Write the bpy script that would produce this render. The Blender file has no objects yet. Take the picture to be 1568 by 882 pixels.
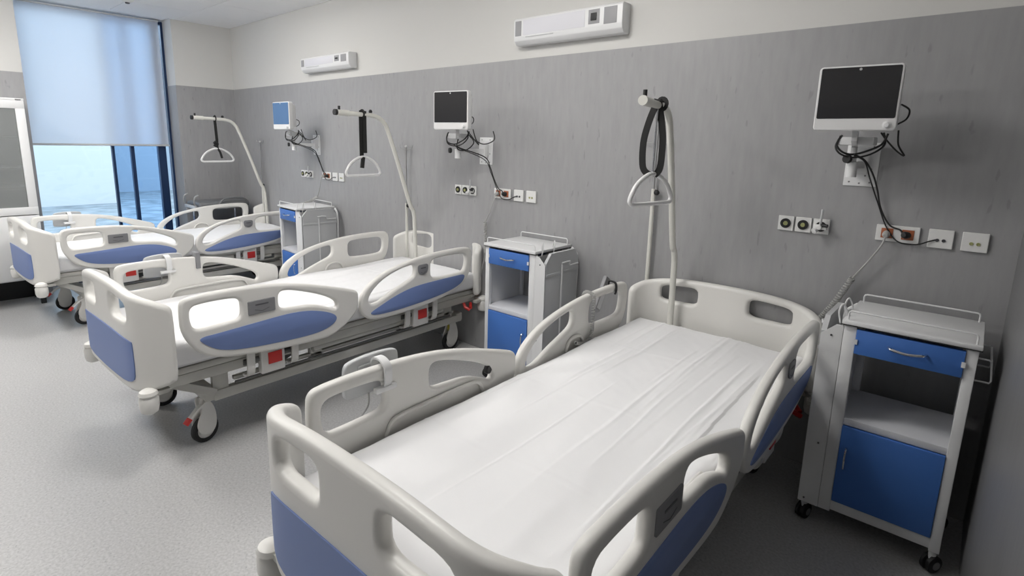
import bpy, bmesh, math, random
from mathutils import Vector, Matrix, Quaternion, noise
import numpy as np

random.seed(7)
C = bpy.context.scene.collection
PI = math.pi

# ------------------------------------------------------------------ camera
F_PX, YAW, PITCH, ROLL, CAM_D, CAM_H, CX, CY = 839.517, -0.72454, -0.19343, 0.02137, 3.0038, 1.6047, 762.32, 382.36
cam_data = bpy.data.cameras.new('camera')
cam = bpy.data.objects.new('camera', cam_data); C.objects.link(cam)
fw = Vector((math.sin(YAW)*math.cos(PITCH), math.cos(YAW)*math.cos(PITCH), math.sin(PITCH)))
rt = Vector((math.cos(YAW), -math.sin(YAW), 0)); up = rt.cross(fw)
r2 = rt*math.cos(ROLL) + up*math.sin(ROLL); u2 = -rt*math.sin(ROLL) + up*math.cos(ROLL)
M = Matrix((r2, u2, -fw)).transposed().to_4x4(); M.translation = Vector((0, -CAM_D, CAM_H))
cam.matrix_world = M
cam_data.sensor_fit = 'HORIZONTAL'; cam_data.sensor_width = 36
cam_data.lens = F_PX/1568*36
cam_data.shift_x = (784-CX)/1568; cam_data.shift_y = -(441-CY)/1568
cam_data.clip_start = 0.02
bpy.context.scene.camera = cam

# ------------------------------------------------------------------ world, exposure
world = bpy.data.worlds.new('world'); bpy.context.scene.world = world
world.use_nodes = True
bgn = world.node_tree.nodes['Background']
bgn.inputs['Color'].default_value = (0.60, 0.80, 1.0, 1); bgn.inputs['Strength'].default_value = 4.2
vs = bpy.context.scene.view_settings
vs.view_transform = 'Standard'; vs.look = 'None'; vs.gamma = 1; vs.exposure = 0.0
LAMP_POWER = 25.0
# ceiling luminaires: (x, y, size_x, size_y)
LUMINAIRES = [(-2.1, -1.5, .58, .58), (-2.7, -3.3, .58, .58), (-4.9, -1.5, .58, .58), (-4.9, -3.3, .58, .58), (-6.3, -3.3, .58, .58)]

# ------------------------------------------------------------------ materials
def mat(name, col, rough=.5, metal=0., spec=.5, coat=0., noise_amt=0., noise_scale=8., bump=0., bump_scale=40., emit=None, estr=0.):
    m = bpy.data.materials.new(name); m.use_nodes = True
    nt = m.node_tree; b = nt.nodes['Principled BSDF']
    b.inputs['Base Color'].default_value = (*col, 1); b.inputs['Roughness'].default_value = rough
    b.inputs['Metallic'].default_value = metal; b.inputs['Specular IOR Level'].default_value = spec
    b.inputs['Coat Weight'].default_value = coat
    if emit:
        b.inputs['Emission Color'].default_value = (*emit, 1); b.inputs['Emission Strength'].default_value = estr
    tc = nt.nodes.new('ShaderNodeTexCoord')
    if noise_amt:
        n = nt.nodes.new('ShaderNodeTexNoise'); n.inputs['Scale'].default_value = noise_scale; n.inputs['Detail'].default_value = 4
        nt.links.new(tc.outputs['Object'], n.inputs['Vector'])
        mx = nt.nodes.new('ShaderNodeMix'); mx.data_type = 'RGBA'
        mx.inputs['A'].default_value = (*[c*(1-noise_amt) for c in col], 1)
        mx.inputs['B'].default_value = (*[min(1, c*(1+noise_amt)) for c in col], 1)
        nt.links.new(n.outputs['Fac'], mx.inputs['Factor']); nt.links.new(mx.outputs['Result'], b.inputs['Base Color'])
    if bump:
        n = nt.nodes.new('ShaderNodeTexNoise'); n.inputs['Scale'].default_value = bump_scale; n.inputs['Detail'].default_value = 3
        nt.links.new(tc.outputs['Object'], n.inputs['Vector'])
        bp = nt.nodes.new('ShaderNodeBump'); bp.inputs['Strength'].default_value = bump; bp.inputs['Distance'].default_value = .002
        nt.links.new(n.outputs['Fac'], bp.inputs['Height']); nt.links.new(bp.outputs['Normal'], b.inputs['Normal'])
    return m

def vinyl_wall(name, dark, light):
    m = bpy.data.materials.new(name); m.use_nodes = True
    nt = m.node_tree; b = nt.nodes['Principled BSDF']; L = nt.links.new
    b.inputs['Roughness'].default_value = .42; b.inputs['Specular IOR Level'].default_value = .35
    tc = nt.nodes.new('ShaderNodeTexCoord')
    mp = nt.nodes.new('ShaderNodeMapping'); mp.inputs['Scale'].default_value = (28, 28, 5)
    L(tc.outputs['Object'], mp.inputs['Vector'])
    n = nt.nodes.new('ShaderNodeTexNoise'); n.inputs['Scale'].default_value = 1; n.inputs['Detail'].default_value = 5; n.inputs['Roughness'].default_value = .6
    L(mp.outputs['Vector'], n.inputs['Vector'])
    mp2 = nt.nodes.new('ShaderNodeMapping'); mp2.inputs['Scale'].default_value = (26, 26, 8)
    L(tc.outputs['Object'], mp2.inputs['Vector'])
    n2 = nt.nodes.new('ShaderNodeTexNoise'); n2.inputs['Scale'].default_value = 1.2; n2.inputs['Detail'].default_value = 2
    L(mp2.outputs['Vector'], n2.inputs['Vector'])
    r = nt.nodes.new('ShaderNodeValToRGB'); r.color_ramp.elements[0].position = .25; r.color_ramp.elements[1].position = .75
    r.color_ramp.elements[0].color = (*dark, 1); r.color_ramp.elements[1].color = (*light, 1)
    L(n.outputs['Fac'], r.inputs['Fac'])
    r2_ = nt.nodes.new('ShaderNodeValToRGB'); r2_.color_ramp.elements[0].position = .27; r2_.color_ramp.elements[1].position = .33
    r2_.color_ramp.elements[0].color = (.84, .84, .84, 1); r2_.color_ramp.elements[1].color = (1, 1, 1, 1)
    L(n2.outputs['Fac'], r2_.inputs['Fac'])
    mx = nt.nodes.new('ShaderNodeMix'); mx.data_type = 'RGBA'; mx.blend_type = 'MULTIPLY'; mx.inputs['Factor'].default_value = 1
    L(r.outputs['Color'], mx.inputs['A']); L(r2_.outputs['Color'], mx.inputs['B']); L(mx.outputs['Result'], b.inputs['Base Color'])
    return m

def floor_mat():
    m = bpy.data.materials.new('speckled_floor_vinyl'); m.use_nodes = True
    nt = m.node_tree; b = nt.nodes['Principled BSDF']; L = nt.links.new
    b.inputs['Roughness'].default_value = .36; b.inputs['Specular IOR Level'].default_value = .45
    tc = nt.nodes.new('ShaderNodeTexCoord')
    n = nt.nodes.new('ShaderNodeTexNoise'); n.inputs['Scale'].default_value = 95; n.inputs['Detail'].default_value = 4
    L(tc.outputs['Object'], n.inputs['Vector'])
    r = nt.nodes.new('ShaderNodeValToRGB'); r.color_ramp.elements[0].position = .3; r.color_ramp.elements[1].position = .7
    r.color_ramp.elements[0].color = (.385, .385, .385, 1); r.color_ramp.elements[1].color = (.52, .52, .52, 1)
    L(n.outputs['Fac'], r.inputs['Fac'])
    v = nt.nodes.new('ShaderNodeTexVoronoi'); v.inputs['Scale'].default_value = 42
    L(tc.outputs['Object'], v.inputs['Vector'])
    rv = nt.nodes.new('ShaderNodeValToRGB'); rv.color_ramp.elements[0].position = .08; rv.color_ramp.elements[1].position = .14
    rv.color_ramp.elements[0].color = (.55, .55, .57, 1); rv.color_ramp.elements[1].color = (1, 1, 1, 1)
    L(v.outputs['Distance'], rv.inputs['Fac'])
    mx = nt.nodes.new('ShaderNodeMix'); mx.data_type = 'RGBA'; mx.blend_type = 'MULTIPLY'; mx.inputs['Factor'].default_value = .7
    L(r.outputs['Color'], mx.inputs['A']); L(rv.outputs['Color'], mx.inputs['B']); L(mx.outputs['Result'], b.inputs['Base Color'])
    n3 = nt.nodes.new('ShaderNodeTexNoise'); n3.inputs['Scale'].default_value = 1.5
    L(tc.outputs['Object'], n3.inputs['Vector'])
    bp = nt.nodes.new('ShaderNodeBump'); bp.inputs['Strength'].default_value = .06; bp.inputs['Distance'].default_value = .01
    L(n3.outputs['Fac'], bp.inputs['Height']); L(bp.outputs['Normal'], b.inputs['Normal'])
    return m

def glass_mat(name, tint=(1, 1, 1), refl=.06):
    m = bpy.data.materials.new(name); m.use_nodes = True
    nt = m.node_tree; nt.nodes.clear(); L = nt.links.new
    o = nt.nodes.new('ShaderNodeOutputMaterial'); t = nt.nodes.new('ShaderNodeBsdfTransparent'); g = nt.nodes.new('ShaderNodeBsdfGlossy')
    t.inputs['Color'].default_value = (*tint, 1); g.inputs['Roughness'].default_value = .02
    f = nt.nodes.new('ShaderNodeFresnel'); f.inputs['IOR'].default_value = 1.4
    mx = nt.nodes.new('ShaderNodeMixShader'); L(f.outputs['Fac'], mx.inputs['Fac']); L(t.outputs[0], mx.inputs[1]); L(g.outputs[0], mx.inputs[2]); L(mx.outputs[0], o.inputs['Surface'])
    return m

def blind_mat():
    m = bpy.data.materials.new('blind_fabric'); m.use_nodes = True
    nt = m.node_tree; nt.nodes.clear(); L = nt.links.new
    o = nt.nodes.new('ShaderNodeOutputMaterial'); d = nt.nodes.new('ShaderNodeBsdfDiffuse'); t = nt.nodes.new('ShaderNodeBsdfTranslucent'); tr = nt.nodes.new('ShaderNodeBsdfTransparent')
    d.inputs['Color'].default_value = (.85, .87, .92, 1); t.inputs['Color'].default_value = (.92, .94, .97, 1)
    mx = nt.nodes.new('ShaderNodeMixShader'); mx.inputs['Fac'].default_value = .72; L(d.outputs[0], mx.inputs[1]); L(t.outputs[0], mx.inputs[2])
    m2 = nt.nodes.new('ShaderNodeMixShader'); m2.inputs['Fac'].default_value = .02; L(mx.outputs[0], m2.inputs[1]); L(tr.outputs[0], m2.inputs[2]); L(m2.outputs[0], o.inputs['Surface'])
    return m

CREAM = mat('cream_moulded_plastic', (.73, .72, .69), .38)
BEDBLUE = mat('periwinkle_laminate', (.165, .235, .475), .45)
SHEET = mat('white_sheet_cotton', (.84, .84, .85), .9, spec=.1, bump=.15, bump_scale=300)
MATTRESS = mat('grey_mattress_ticking', (.66, .66, .67), .7, bump=.2, bump_scale=120)
FRAME = mat('beige_grey_powder_coat', (.52, .515, .48), .45)
FRAMEDARK = mat('dark_mechanism_steel', (.16, .16, .155), .5, metal=.3)
LIGHTGREY = mat('light_grey_plastic', (.52, .53, .54), .45)
MIDGREY = mat('mid_grey_plastic', (.22, .22, .23), .45)
DARKGREY = mat('dark_grey_print', (.08, .08, .09), .5)
BLACK = mat('black_rubber', (.015, .015, .016), .55)
BLACKCAB = mat('black_cable_sheath', (.012, .012, .013), .4)
RED = mat('red_plastic', (.62, .035, .03), .4)
YELLOW = mat('yellow_paint', (.75, .62, .05), .5)
WHITEPC = mat('white_powder_coat', (.74, .745, .75), .38)
CABINNER = mat('cabinet_white_interior', (.66, .67, .70), .5)
BLUE = mat('cobalt_blue_laminate', (.055, .165, .50), .45)
CHROME = mat('chrome', (.75, .75, .76), .15, metal=1)
STEEL = mat('stainless_steel', (.42, .42, .42), .42, metal=.9)
MONW = mat('monitor_white_plastic', (.72, .72, .72), .35)
SCREEN = mat('black_screen_glass', (.022, .022, .024), .12, spec=.6)
SCREENREFL = mat('painted_blue_reflection_screen_glass', (.07, .15, .30), .25, spec=.6)  # blue of the reflection painted into the base colour
PLASTER = mat('white_wall_paint', (.63, .625, .605), .8, bump=.05, bump_scale=90)
CEIL = mat('ceiling_tile_white', (.86, .86, .87), .9, bump=.2, bump_scale=200)
VINYL = vinyl_wall('grey_streaked_wall_vinyl', (.308, .308, .313), (.352, .352, .357))
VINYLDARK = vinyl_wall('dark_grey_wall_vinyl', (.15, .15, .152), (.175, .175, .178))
FLOORM = floor_mat()
ORANGE = mat('orange_socket_insert', (.36, .11, .045), .45)
BRASS = mat('yellow_green_socket_ring', (.35, .36, .16), .4)
FRAMENAVY = mat('dark_blue_aluminium', (.012, .035, .10), .35, metal=.2)
GLASS = glass_mat('window_glass')
GLASSSHADE = glass_mat('shade_tinted_window_glass', (.80, .90, 1.0))  # shade on the building outside, put into the pane colour as a blue tint
CABGLASS = glass_mat('cabinet_door_glass', (.86, .88, .88))
_nt = CABGLASS.node_tree; _o = [n for n in _nt.nodes if n.type == 'OUTPUT_MATERIAL'][0]; _src = _o.inputs['Surface'].links[0].from_socket
_d = _nt.nodes.new('ShaderNodeBsdfDiffuse'); _d.inputs['Color'].default_value = (.55, .57, .57, 1)
_m = _nt.nodes.new('ShaderNodeMixShader'); _m.inputs['Fac'].default_value = .32
_nt.links.new(_src, _m.inputs[1]); _nt.links.new(_d.outputs[0], _m.inputs[2]); _nt.links.new(_m.outputs[0], _o.inputs['Surface'])
BLIND = blind_mat()
EMIT = mat('luminaire_diffuser', (.9, .9, .9), .5, emit=(1, .975, .94), estr=LAMP_POWER)
OUTWALL = mat('outside_render_white', (.50, .50, .50), .9, noise_amt=.04)
GRAVEL = mat('outside_gravel', (.20, .22, .23), .9, noise_amt=.9, noise_scale=3.5, bump=1, bump_scale=20)
CORDGREY = mat('grey_coiled_cord', (.42, .42, .41), .5)
LAMPGREY = mat('lamp_grey_louvre', (.30, .30, .31), .5)
LAMPDIFF = mat('lamp_matte_cover', (.66, .66, .70), .5)
STRAP = mat('black_webbing', (.01, .01, .01), .8)
SOCKW = mat('socket_white_plastic', (.74, .74, .73), .35)
GURNEY = mat('grey_gurney_pad', (.16, .165, .17), .5)
TRAPE = mat('cream_enamelled_tube', (.66, .655, .61), .35)

# ------------------------------------------------------------------ mesh helpers
def obj(name, me, m, parent=None, smooth=True, wn=False):
    if isinstance(me, bmesh.types.BMesh):
        bm = me; me = bpy.data.meshes.new(name); bm.normal_update(); bm.to_mesh(me); bm.free()
    me.name = name
    me.materials.clear(); me.materials.append(m)
    if smooth:
        me.polygons.foreach_set('use_smooth', [True]*len(me.polygons))
        me.set_sharp_from_angle(angle=math.radians(38))
    o = bpy.data.objects.new(name, me); C.objects.link(o)
    if parent is not None: o.parent = parent
    if wn:
        md = o.modifiers.new('weighted_normals', 'WEIGHTED_NORMAL'); md.keep_sharp = True
    return o
def tag(o, label=None, cat=None, group=None, kind=None):
    if label: o['label'] = label
    if cat: o['category'] = cat
    if group: o['group'] = group
    if kind: o['kind'] = kind
    return o
def thing(name, label, cat, loc=(0, 0, 0), rz=0, group=None):
    o = bpy.data.objects.new(name, None); C.objects.link(o); o.location = loc; o.rotation_euler = (0, 0, rz)
    o.empty_display_size = .1
    return tag(o, label, cat, group)
def dup(root, loc=None, rz=None, label=None, group=None):
    r = root.copy(); C.objects.link(r)
    if loc is not None: r.location = loc
    if rz is not None: r.rotation_euler = (0, 0, rz)
    if label: r['label'] = label
    if group: r['group'] = group
    for ch in list(root.children):
        c = ch.copy(); C.objects.link(c); c.parent = r
        for g in list(ch.children):
            d = g.copy(); C.objects.link(d); d.parent = c
    return r
def structure(o): return tag(o, kind='structure')

def box(bm, lo, hi, bev=0., seg=2, mtx=None):
    lo = Vector(lo); hi = Vector(hi); c = (lo+hi)/2; s = hi-lo
    r = bmesh.ops.create_cube(bm, size=1)
    vs_ = r['verts']
    for v in vs_: v.co = Vector((v.co.x*s.x, v.co.y*s.y, v.co.z*s.z)) + c
    if bev > 0:
        es = list({e for v in vs_ for e in v.link_edges})
        rr = bmesh.ops.bevel(bm, geom=es, offset=min(bev, .49*min(s)), segments=seg, profile=.5, affect='EDGES')
        vs_ = list({v for f in rr['faces'] for v in f.verts} | {v for v in vs_ if v.is_valid})
    if mtx is not None:
        for v in vs_: v.co = mtx @ v.co
    return vs_
def nb(): return bmesh.new()
def boxbm(*a, **k):
    bm = nb(); box(bm, *a, **k); return bm
def catmull(pts, n=6, closed=False):
    P_ = [Vector(p) for p in pts]; out = []
    N = len(P_); rng = range(N if closed else N-1)
    for i in rng:
        if closed: p0, p1, p2, p3 = P_[i-1], P_[i], P_[(i+1) % N], P_[(i+2) % N]
        else: p0, p1, p2, p3 = P_[max(i-1, 0)], P_[i], P_[i+1], P_[min(i+2, N-1)]
        for k in range(n):
            t = k/n; t2 = t*t; t3 = t2*t
            out.append(.5*((2*p1)+(-p0+p2)*t+(2*p0-5*p1+4*p2-p3)*t2+(-p0+3*p1-3*p2+p3)*t3))
    if not closed: out.append(P_[-1])
    return out
def chaikin(pts, it=3, closed=True):
    P_ = [Vector(p) for p in pts]
    for _ in range(it):
        Q = []; N = len(P_)
        if not closed: Q.append(P_[0])
        for i in range(N if closed else N-1):
            a, b = P_[i], P_[(i+1) % N]
            Q += [a*.75+b*.25, a*.25+b*.75]
        if not closed: Q.append(P_[-1])
        P_ = Q
    return P_
def tube(bm, pts, r, n=10, closed=False, cap=True, flat=None):
    """sweep a circle (or flat=(w,h) rectangle) along pts"""
    P_ = [Vector(p) for p in pts]; N = len(P_)
    T = []
    for i in range(N):
        if closed: t = P_[(i+1) % N]-P_[i-1]
        else: t = P_[min(i+1, N-1)]-P_[max(i-1, 0)]
        T.append(t.normalized() if t.length > 1e-9 else Vector((0, 0, 1)))
    a = Vector((0, 0, 1)) if abs(T[0].z) < .9 else Vector((1, 0, 0))
    nrm = (a - T[0]*a.dot(T[0])).normalized()
    rings = []
    for i in range(N):
        if i:
            q = T[i-1].rotation_difference(T[i]); nrm = (q @ nrm); nrm = (nrm - T[i]*nrm.dot(T[i])).normalized()
        bi = T[i].cross(nrm)
        rr = r[i] if isinstance(r, (list, tuple)) else r
        if flat:
            w, h = flat; cs = [(w/2, h/2), (-w/2, h/2), (-w/2, -h/2), (w/2, -h/2)]
            ring = [bm.verts.new(P_[i]+nrm*x+bi*y) for x, y in cs]
        else:
            ring = [bm.verts.new(P_[i]+(nrm*math.cos(2*PI*k/n)+bi*math.sin(2*PI*k/n))*rr) for k in range(n)]
        rings.append(ring)
    m = len(rings[0])
    for i in range(N if closed else N-1):
        A, B = rings[i], rings[(i+1) % N]
        sh = 0
        if closed and i == N-1:
            sh = min(range(m), key=lambda s: (A[0].co-B[s].co).length)
        for k in range(m):
            bm.faces.new((A[k], A[(k+1) % m], B[(k+1+sh) % m], B[(k+sh) % m]))
    if cap and not closed:
        bm.faces.new(list(reversed(rings[0]))); bm.faces.new(rings[-1])
    return bm
def tubebm(*a, **k):
    bm = nb(); tube(bm, *a, **k); bmesh.ops.recalc_face_normals(bm, faces=bm.faces); return bm
def lathe(bm, prof, n=20, mtx=None):
    """prof: (r, z) list around z"""
    rings = []; mtx = mtx or Matrix()
    for r, z in prof:
        if r < 1e-6: rings.append([bm.verts.new(mtx @ Vector((0, 0, z)))])
        else: rings.append([bm.verts.new(mtx @ Vector((r*math.cos(2*PI*k/n), r*math.sin(2*PI*k/n), z))) for k in range(n)])
    for A, B in zip(rings, rings[1:]):
        for k in range(n):
            if len(A) == 1 and len(B) == 1: continue
            if len(A) == 1: bm.faces.new((A[0], B[(k+1) % n], B[k]))
            elif len(B) == 1: bm.faces.new((A[k], A[(k+1) % n], B[0]))
            else: bm.faces.new((A[k], A[(k+1) % n], B[(k+1) % n], B[k]))
    bmesh.ops.recalc_face_normals(bm, faces=bm.faces)
    return bm
def lathebm(*a, **k):
    bm = nb(); return lathe(bm, *a, **k)
def orient(axis, loc):
    q = Vector((0, 0, 1)).rotation_difference(Vector(axis).normalized())
    return Matrix.Translation(Vector(loc)) @ q.to_matrix().to_4x4()
def area2(p): return sum(p[i-1].x*p[i].y-p[i].x*p[i-1].y for i in range(len(p)))
def plate(outline, holes=(), half=.018, bev=.014, res=4, it=3):
    """rounded-edge plate in local XY (z = thickness); returns a mesh"""
    cu = bpy.data.curves.new('tmp', 'CURVE'); cu.dimensions = '2D'; cu.fill_mode = 'BOTH'
    cu.extrude = max(half-bev, .0005); cu.bevel_depth = bev; cu.bevel_resolution = res; cu.offset = -bev
    for k, lp in enumerate([outline]+list(holes)):
        P_ = [Vector((p[0], p[1], 0)) for p in lp]
        P_ = chaikin(P_, it) if it else P_
        if (area2(P_) > 0) != (k == 0): P_.reverse()
        s = cu.splines.new('POLY'); s.points.add(len(P_)-1)
        for i, p in enumerate(P_): s.points[i].co = (p.x, p.y, 0, 1)
        s.use_cyclic_u = True
    o = bpy.data.objects.new('tmp', cu); me = bpy.data.meshes.new_from_object(o)
    bpy.data.objects.remove(o); bpy.data.curves.remove(cu)
    return me
def to_bm(me, fn=None, cuts=()):
    bm = nb(); bm.from_mesh(me); bpy.data.meshes.remove(me)
    bmesh.ops.remove_doubles(bm, verts=bm.verts, dist=1e-5)
    for c, ax in cuts:
        bmesh.ops.bisect_plane(bm, geom=bm.verts[:]+bm.edges[:]+bm.faces[:], plane_co=Vector((c, 0, 0)) if ax == 0 else Vector((0, c, 0)), plane_no=Vector((1, 0, 0)) if ax == 0 else Vector((0, 1, 0)))
    if fn:
        for v in bm.verts: v.co = Vector(fn(v.co))
    bmesh.ops.recalc_face_normals(bm, faces=bm.faces)
    return bm
def rrect(x0, y0, x1, y1, r):
    return [(x0+r, y0), ((x0+x1)/2, y0), (x1-r, y0), (x1, y0), (x1, y0+r), (x1, (y0+y1)/2), (x1, y1-r), (x1, y1), (x1-r, y1), ((x0+x1)/2, y1), (x0+r, y1), (x0, y1), (x0, y1-r), (x0, (y0+y1)/2), (x0, y0+r), (x0, y0)]

# ================================================================== SETTING
XW, XR, YF, ZC, ZG = -6.985, .135, -5.4, 2.86, 2.16
WY0, WY1 = -1.965, -.64           # window opening along y
structure(obj('floor', boxbm((XW-.4, YF-.1, -.06), (XR+.1, .1, 0)), FLOORM, smooth=False))
w = structure(obj('wall_back', boxbm((XW-.4, 0, 0), (XR+.15, .15, ZC+.05)), PLASTER, smooth=False))
obj('wall_covering', boxbm((XW, -.004, .0), (XR, .0, ZG)), VINYL, w, smooth=False)
w = structure(obj('wall_right', boxbm((XR, YF, 0), (XR+.15, 0, ZC+.05)), PLASTER, smooth=False))
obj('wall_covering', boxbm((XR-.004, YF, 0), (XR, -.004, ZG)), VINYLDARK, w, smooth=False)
w = structure(obj('wall_front', boxbm((XW-.4, YF-.15, 0), (XR+.15, YF, ZC+.05)), PLASTER, smooth=False))
obj('wall_covering', boxbm((XW, YF, 0), (XR, YF+.004, ZG)), VINYL, w, smooth=False)
bm = nb(); box(bm, (XW-.4, WY1, 0), (XW, 0, ZC+.05)); box(bm, (XW-.4, YF, 0), (XW, WY0, ZC+.05))
w = structure(obj('wall_left', bm, PLASTER, smooth=False))
bm = nb(); box(bm, (XW, WY1, 0), (XW+.004, -.004, ZG)); box(bm, (XW, YF+.004, 0), (XW+.004, WY0, ZG)); box(bm, (XW-.3, WY1-.004, 0), (XW+.004, WY1, ZG))
obj('wall_covering', bm, VINYL, w, smooth=False)
# ceiling: slab with tiles as separate pieces and thin joints
ce = structure(obj('ceiling', boxbm((XW-.4, YF-.1, ZC+.012), (XR+.15, .1, ZC+.08)), CEIL, smooth=False))
tile_me = None
TS = .6
nlum = {(round((lx-XW)//TS), round((-ly)//TS)) for lx, ly, _, _ in LUMINAIRES}
for i in range(12):
    for j in range(9):
        if (i, j) in nlum: continue
        x0 = XW+i*TS; y1 = -j*TS
        x1 = min(x0+TS, XR); 
        if j == 0 or True:
            pass
        bm = boxbm((0, 0, 0), (x1-x0-.004, TS-.004, .012), bev=.002, seg=1) if (tile_me is None or i == 11) else None
        if bm is not None:
            o = obj('ceiling_tile', bm, CEIL, ce, smooth=False)
            if i < 11: tile_me = o.data
        else:
            o = bpy.data.objects.new('ceiling_tile', tile_me); C.objects.link(o); o.parent = ce
        o.location = (x0+.002, y1-TS+.002, ZC)
LPOS = [(XW+(i+.5)*TS, -(j+.5)*TS) for i, j in sorted(nlum)]
lum0 = None
LN = ['over the aisle by the glass cabinet', 'over the far bed', 'over the gap before the middle bed', 'over the aisle beyond the foot of the middle bed', 'over the nearest cabinet gap, closest to the nearest bed']
for k, (lx, ly) in enumerate(LPOS):
    lab = 'square white glowing ceiling luminaire, '+LN[k]
    if lum0 is None:
        lum0 = thing('ceiling_light', lab, 'ceiling light', (lx, ly, ZC), 0, 'ceiling luminaires')
        bm = nb()
        for a, b in (((-.298, -.298, -.004), (.298, -.27, .012)), ((-.298, .27, -.004), (.298, .298, .012)), ((-.298, -.27, -.004), (-.27, .27, .012)), ((.27, -.27, -.004), (.298, .27, .012))): box(bm, a, b)
        obj('luminaire_frame', bm, WHITEPC, lum0, smooth=False)
        obj('diffuser', boxbm((-.27, -.27, -.08), (.27, .27, .01)), EMIT, lum0, smooth=False)
    else: dup(lum0, (lx, ly, ZC), 0, lab)

# window: frame, mullions, panes
XG = -7.29
win = structure(bpy.data.objects.new('window_1', None)); C.objects.link(win)
bm = nb()
box(bm, (XG-.03, WY0-.0, 0), (XG+.03, WY0+.02, ZC)); box(bm, (XG-.03, WY0, 0), (XG+.03, WY1, .05)); box(bm, (XG-.03, WY0, ZC-.03), (XG+.03, WY1, ZC))
box(bm, (XG-.03, -.665, 0), (XG+.04, WY1, ZC)); box(bm, (XG-.03, -.795, 0), (XG+.03, -.715, ZC))
obj('window_frame', bm, FRAMENAVY, win, smooth=False)
obj('mullion', boxbm((XG-.025, -1.250, .05), (XG+.025, -1.225, ZC-.03)), FRAMENAVY, win, smooth=False)
obj('mullion', boxbm((XG-.025, -1.070, .05), (XG+.025, -1.035, ZC-.03)), FRAMENAVY, win, smooth=False)
for a, b, m in ((WY0+.02, -1.250, GLASS), (-1.225, -1.070, GLASSSHADE), (-1.035, -.795, GLASSSHADE), (-.715, -.665, GLASS)):
    obj('pane', boxbm((XG-.004, a, .05), (XG+.004, b, ZC-.03)), m, win, smooth=False)
# roller blind
bl = thing('roller_blind', 'pale translucent roller blind drawn halfway down over the tall window', 'blind', (-7.2, WY0, 1.5))
obj('blind_fabric', boxbm((-.001, .01, -.0), (.001, 1.265, 1.345)), BLIND, bl, smooth=False)
obj('bottom_bar', boxbm((-.009, .005, -.022), (.009, 1.27, .0), bev=.004), LIGHTGREY, bl)
obj('head_rail', boxbm((-.012, .005, 1.343), (.012, 1.27, 1.36), bev=.003), LIGHTGREY, bl)
# outside
structure(obj('floor_outside', boxbm((-24, -14, .15), (XW-.42, 9, .25)), GRAVEL, smooth=False))
og = tag(obj('outside_building', boxbm((-15.4, -8.5, .1), (-13.0, .12, 3.4)), OUTWALL, smooth=False), 'plain white rendered building seen outside through the window', 'building')
ob = tag(obj('outside_building', boxbm((-19.4, .12, .1), (-15.4, 9.0, 3.4)), mat('outside_render_blue_grey', (.30, .34, .38), .9), smooth=False), 'blue-grey building set back behind the right-hand window panes', 'building')

# ================================================================== BEDS
PATH = [(0, 0), (.30, 0), (.36, .008), (.41, .026), (.448, .056), (.471, .09), (.482, .135)]
path = chaikin([(x, y, 0) for x, y in PATH], 2, closed=False)
plen = [0]
for a, b in zip(path, path[1:]): plen.append(plen[-1]+(b-a).length)
HL = plen[-1]
def on_path(s):
    sg = -1 if s < 0 else 1; a = abs(s)
    i = 0
    while i < len(plen)-2 and plen[i+1] < a: i += 1
    t = (a-plen[i])/(plen[i+1]-plen[i])
    p = path[i]+(path[i+1]-path[i])*t; d = (path[i+1]-path[i]).normalized()
    return sg*p.x, p.y, sg*(-d.y), d.x      # point and outward normal comps: normal = (-? )
def bend(ymid, direction, bow=0.0):
    # direction +1: ends curl toward +y (footboard), -1: toward -y (headboard)
    def fn(co):
        s, z, t = co.x, co.y, co.z
        x, y, nx, ny = on_path(s)
        return (x+nx*t*1.0, ymid+direction*(y+ny*t) , z)
    return fn
SC = [(k*.05, 0) for k in range(-5, 6)]+[(sg*(.27+.02*k), 0) for k in range(0, 14) for sg in (-1, 1)]
def board(kind):
    L_ = HL
    if kind == 'foot':
        zt, ze, zb, zbe = .905, .835, .405, .45
        holes = [[(sg*.125, .745), (sg*.225, .745), (sg*.325, .745), (sg*.335, .79), (sg*.325, .84), (sg*.225, .85), (sg*.125, .855), (sg*.118, .80)] for sg in (-1, 1)]
    else:
        zt, ze, zb, zbe = .872, .80, .50, .45
        holes = [[(sg*.14, .735), (sg*.235, .733), (sg*.345, .73), (sg*.352, .775), (sg*.345, .815), (sg*.235, .825), (sg*.14, .828), (sg*.133, .78)] for sg in (-1, 1)]
    out = [(-L_, zbe+.02), (-L_, .6), (-L_, ze-.06), (-L_+.005, ze-.01), (-L_+.05, ze+.012), (-L_*.8, ze+.035), (-L_*.55, zt-.012), (-L_*.25, zt), (L_*.25, zt), (L_*.55, zt-.012), (L_*.8, ze+.035), (L_-.05, ze+.012), (L_-.005, ze-.01), (L_, ze-.06), (L_, .6), (L_, zbe+.02),
           (L_-.02, zbe), (L_*.7, zb), (L_*.3, zb-.01), (-L_*.3, zb-.01), (-L_*.7, zb), (-L_+.02, zbe)]
    return plate(out, holes, .024, .020, 4, 2)

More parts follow.
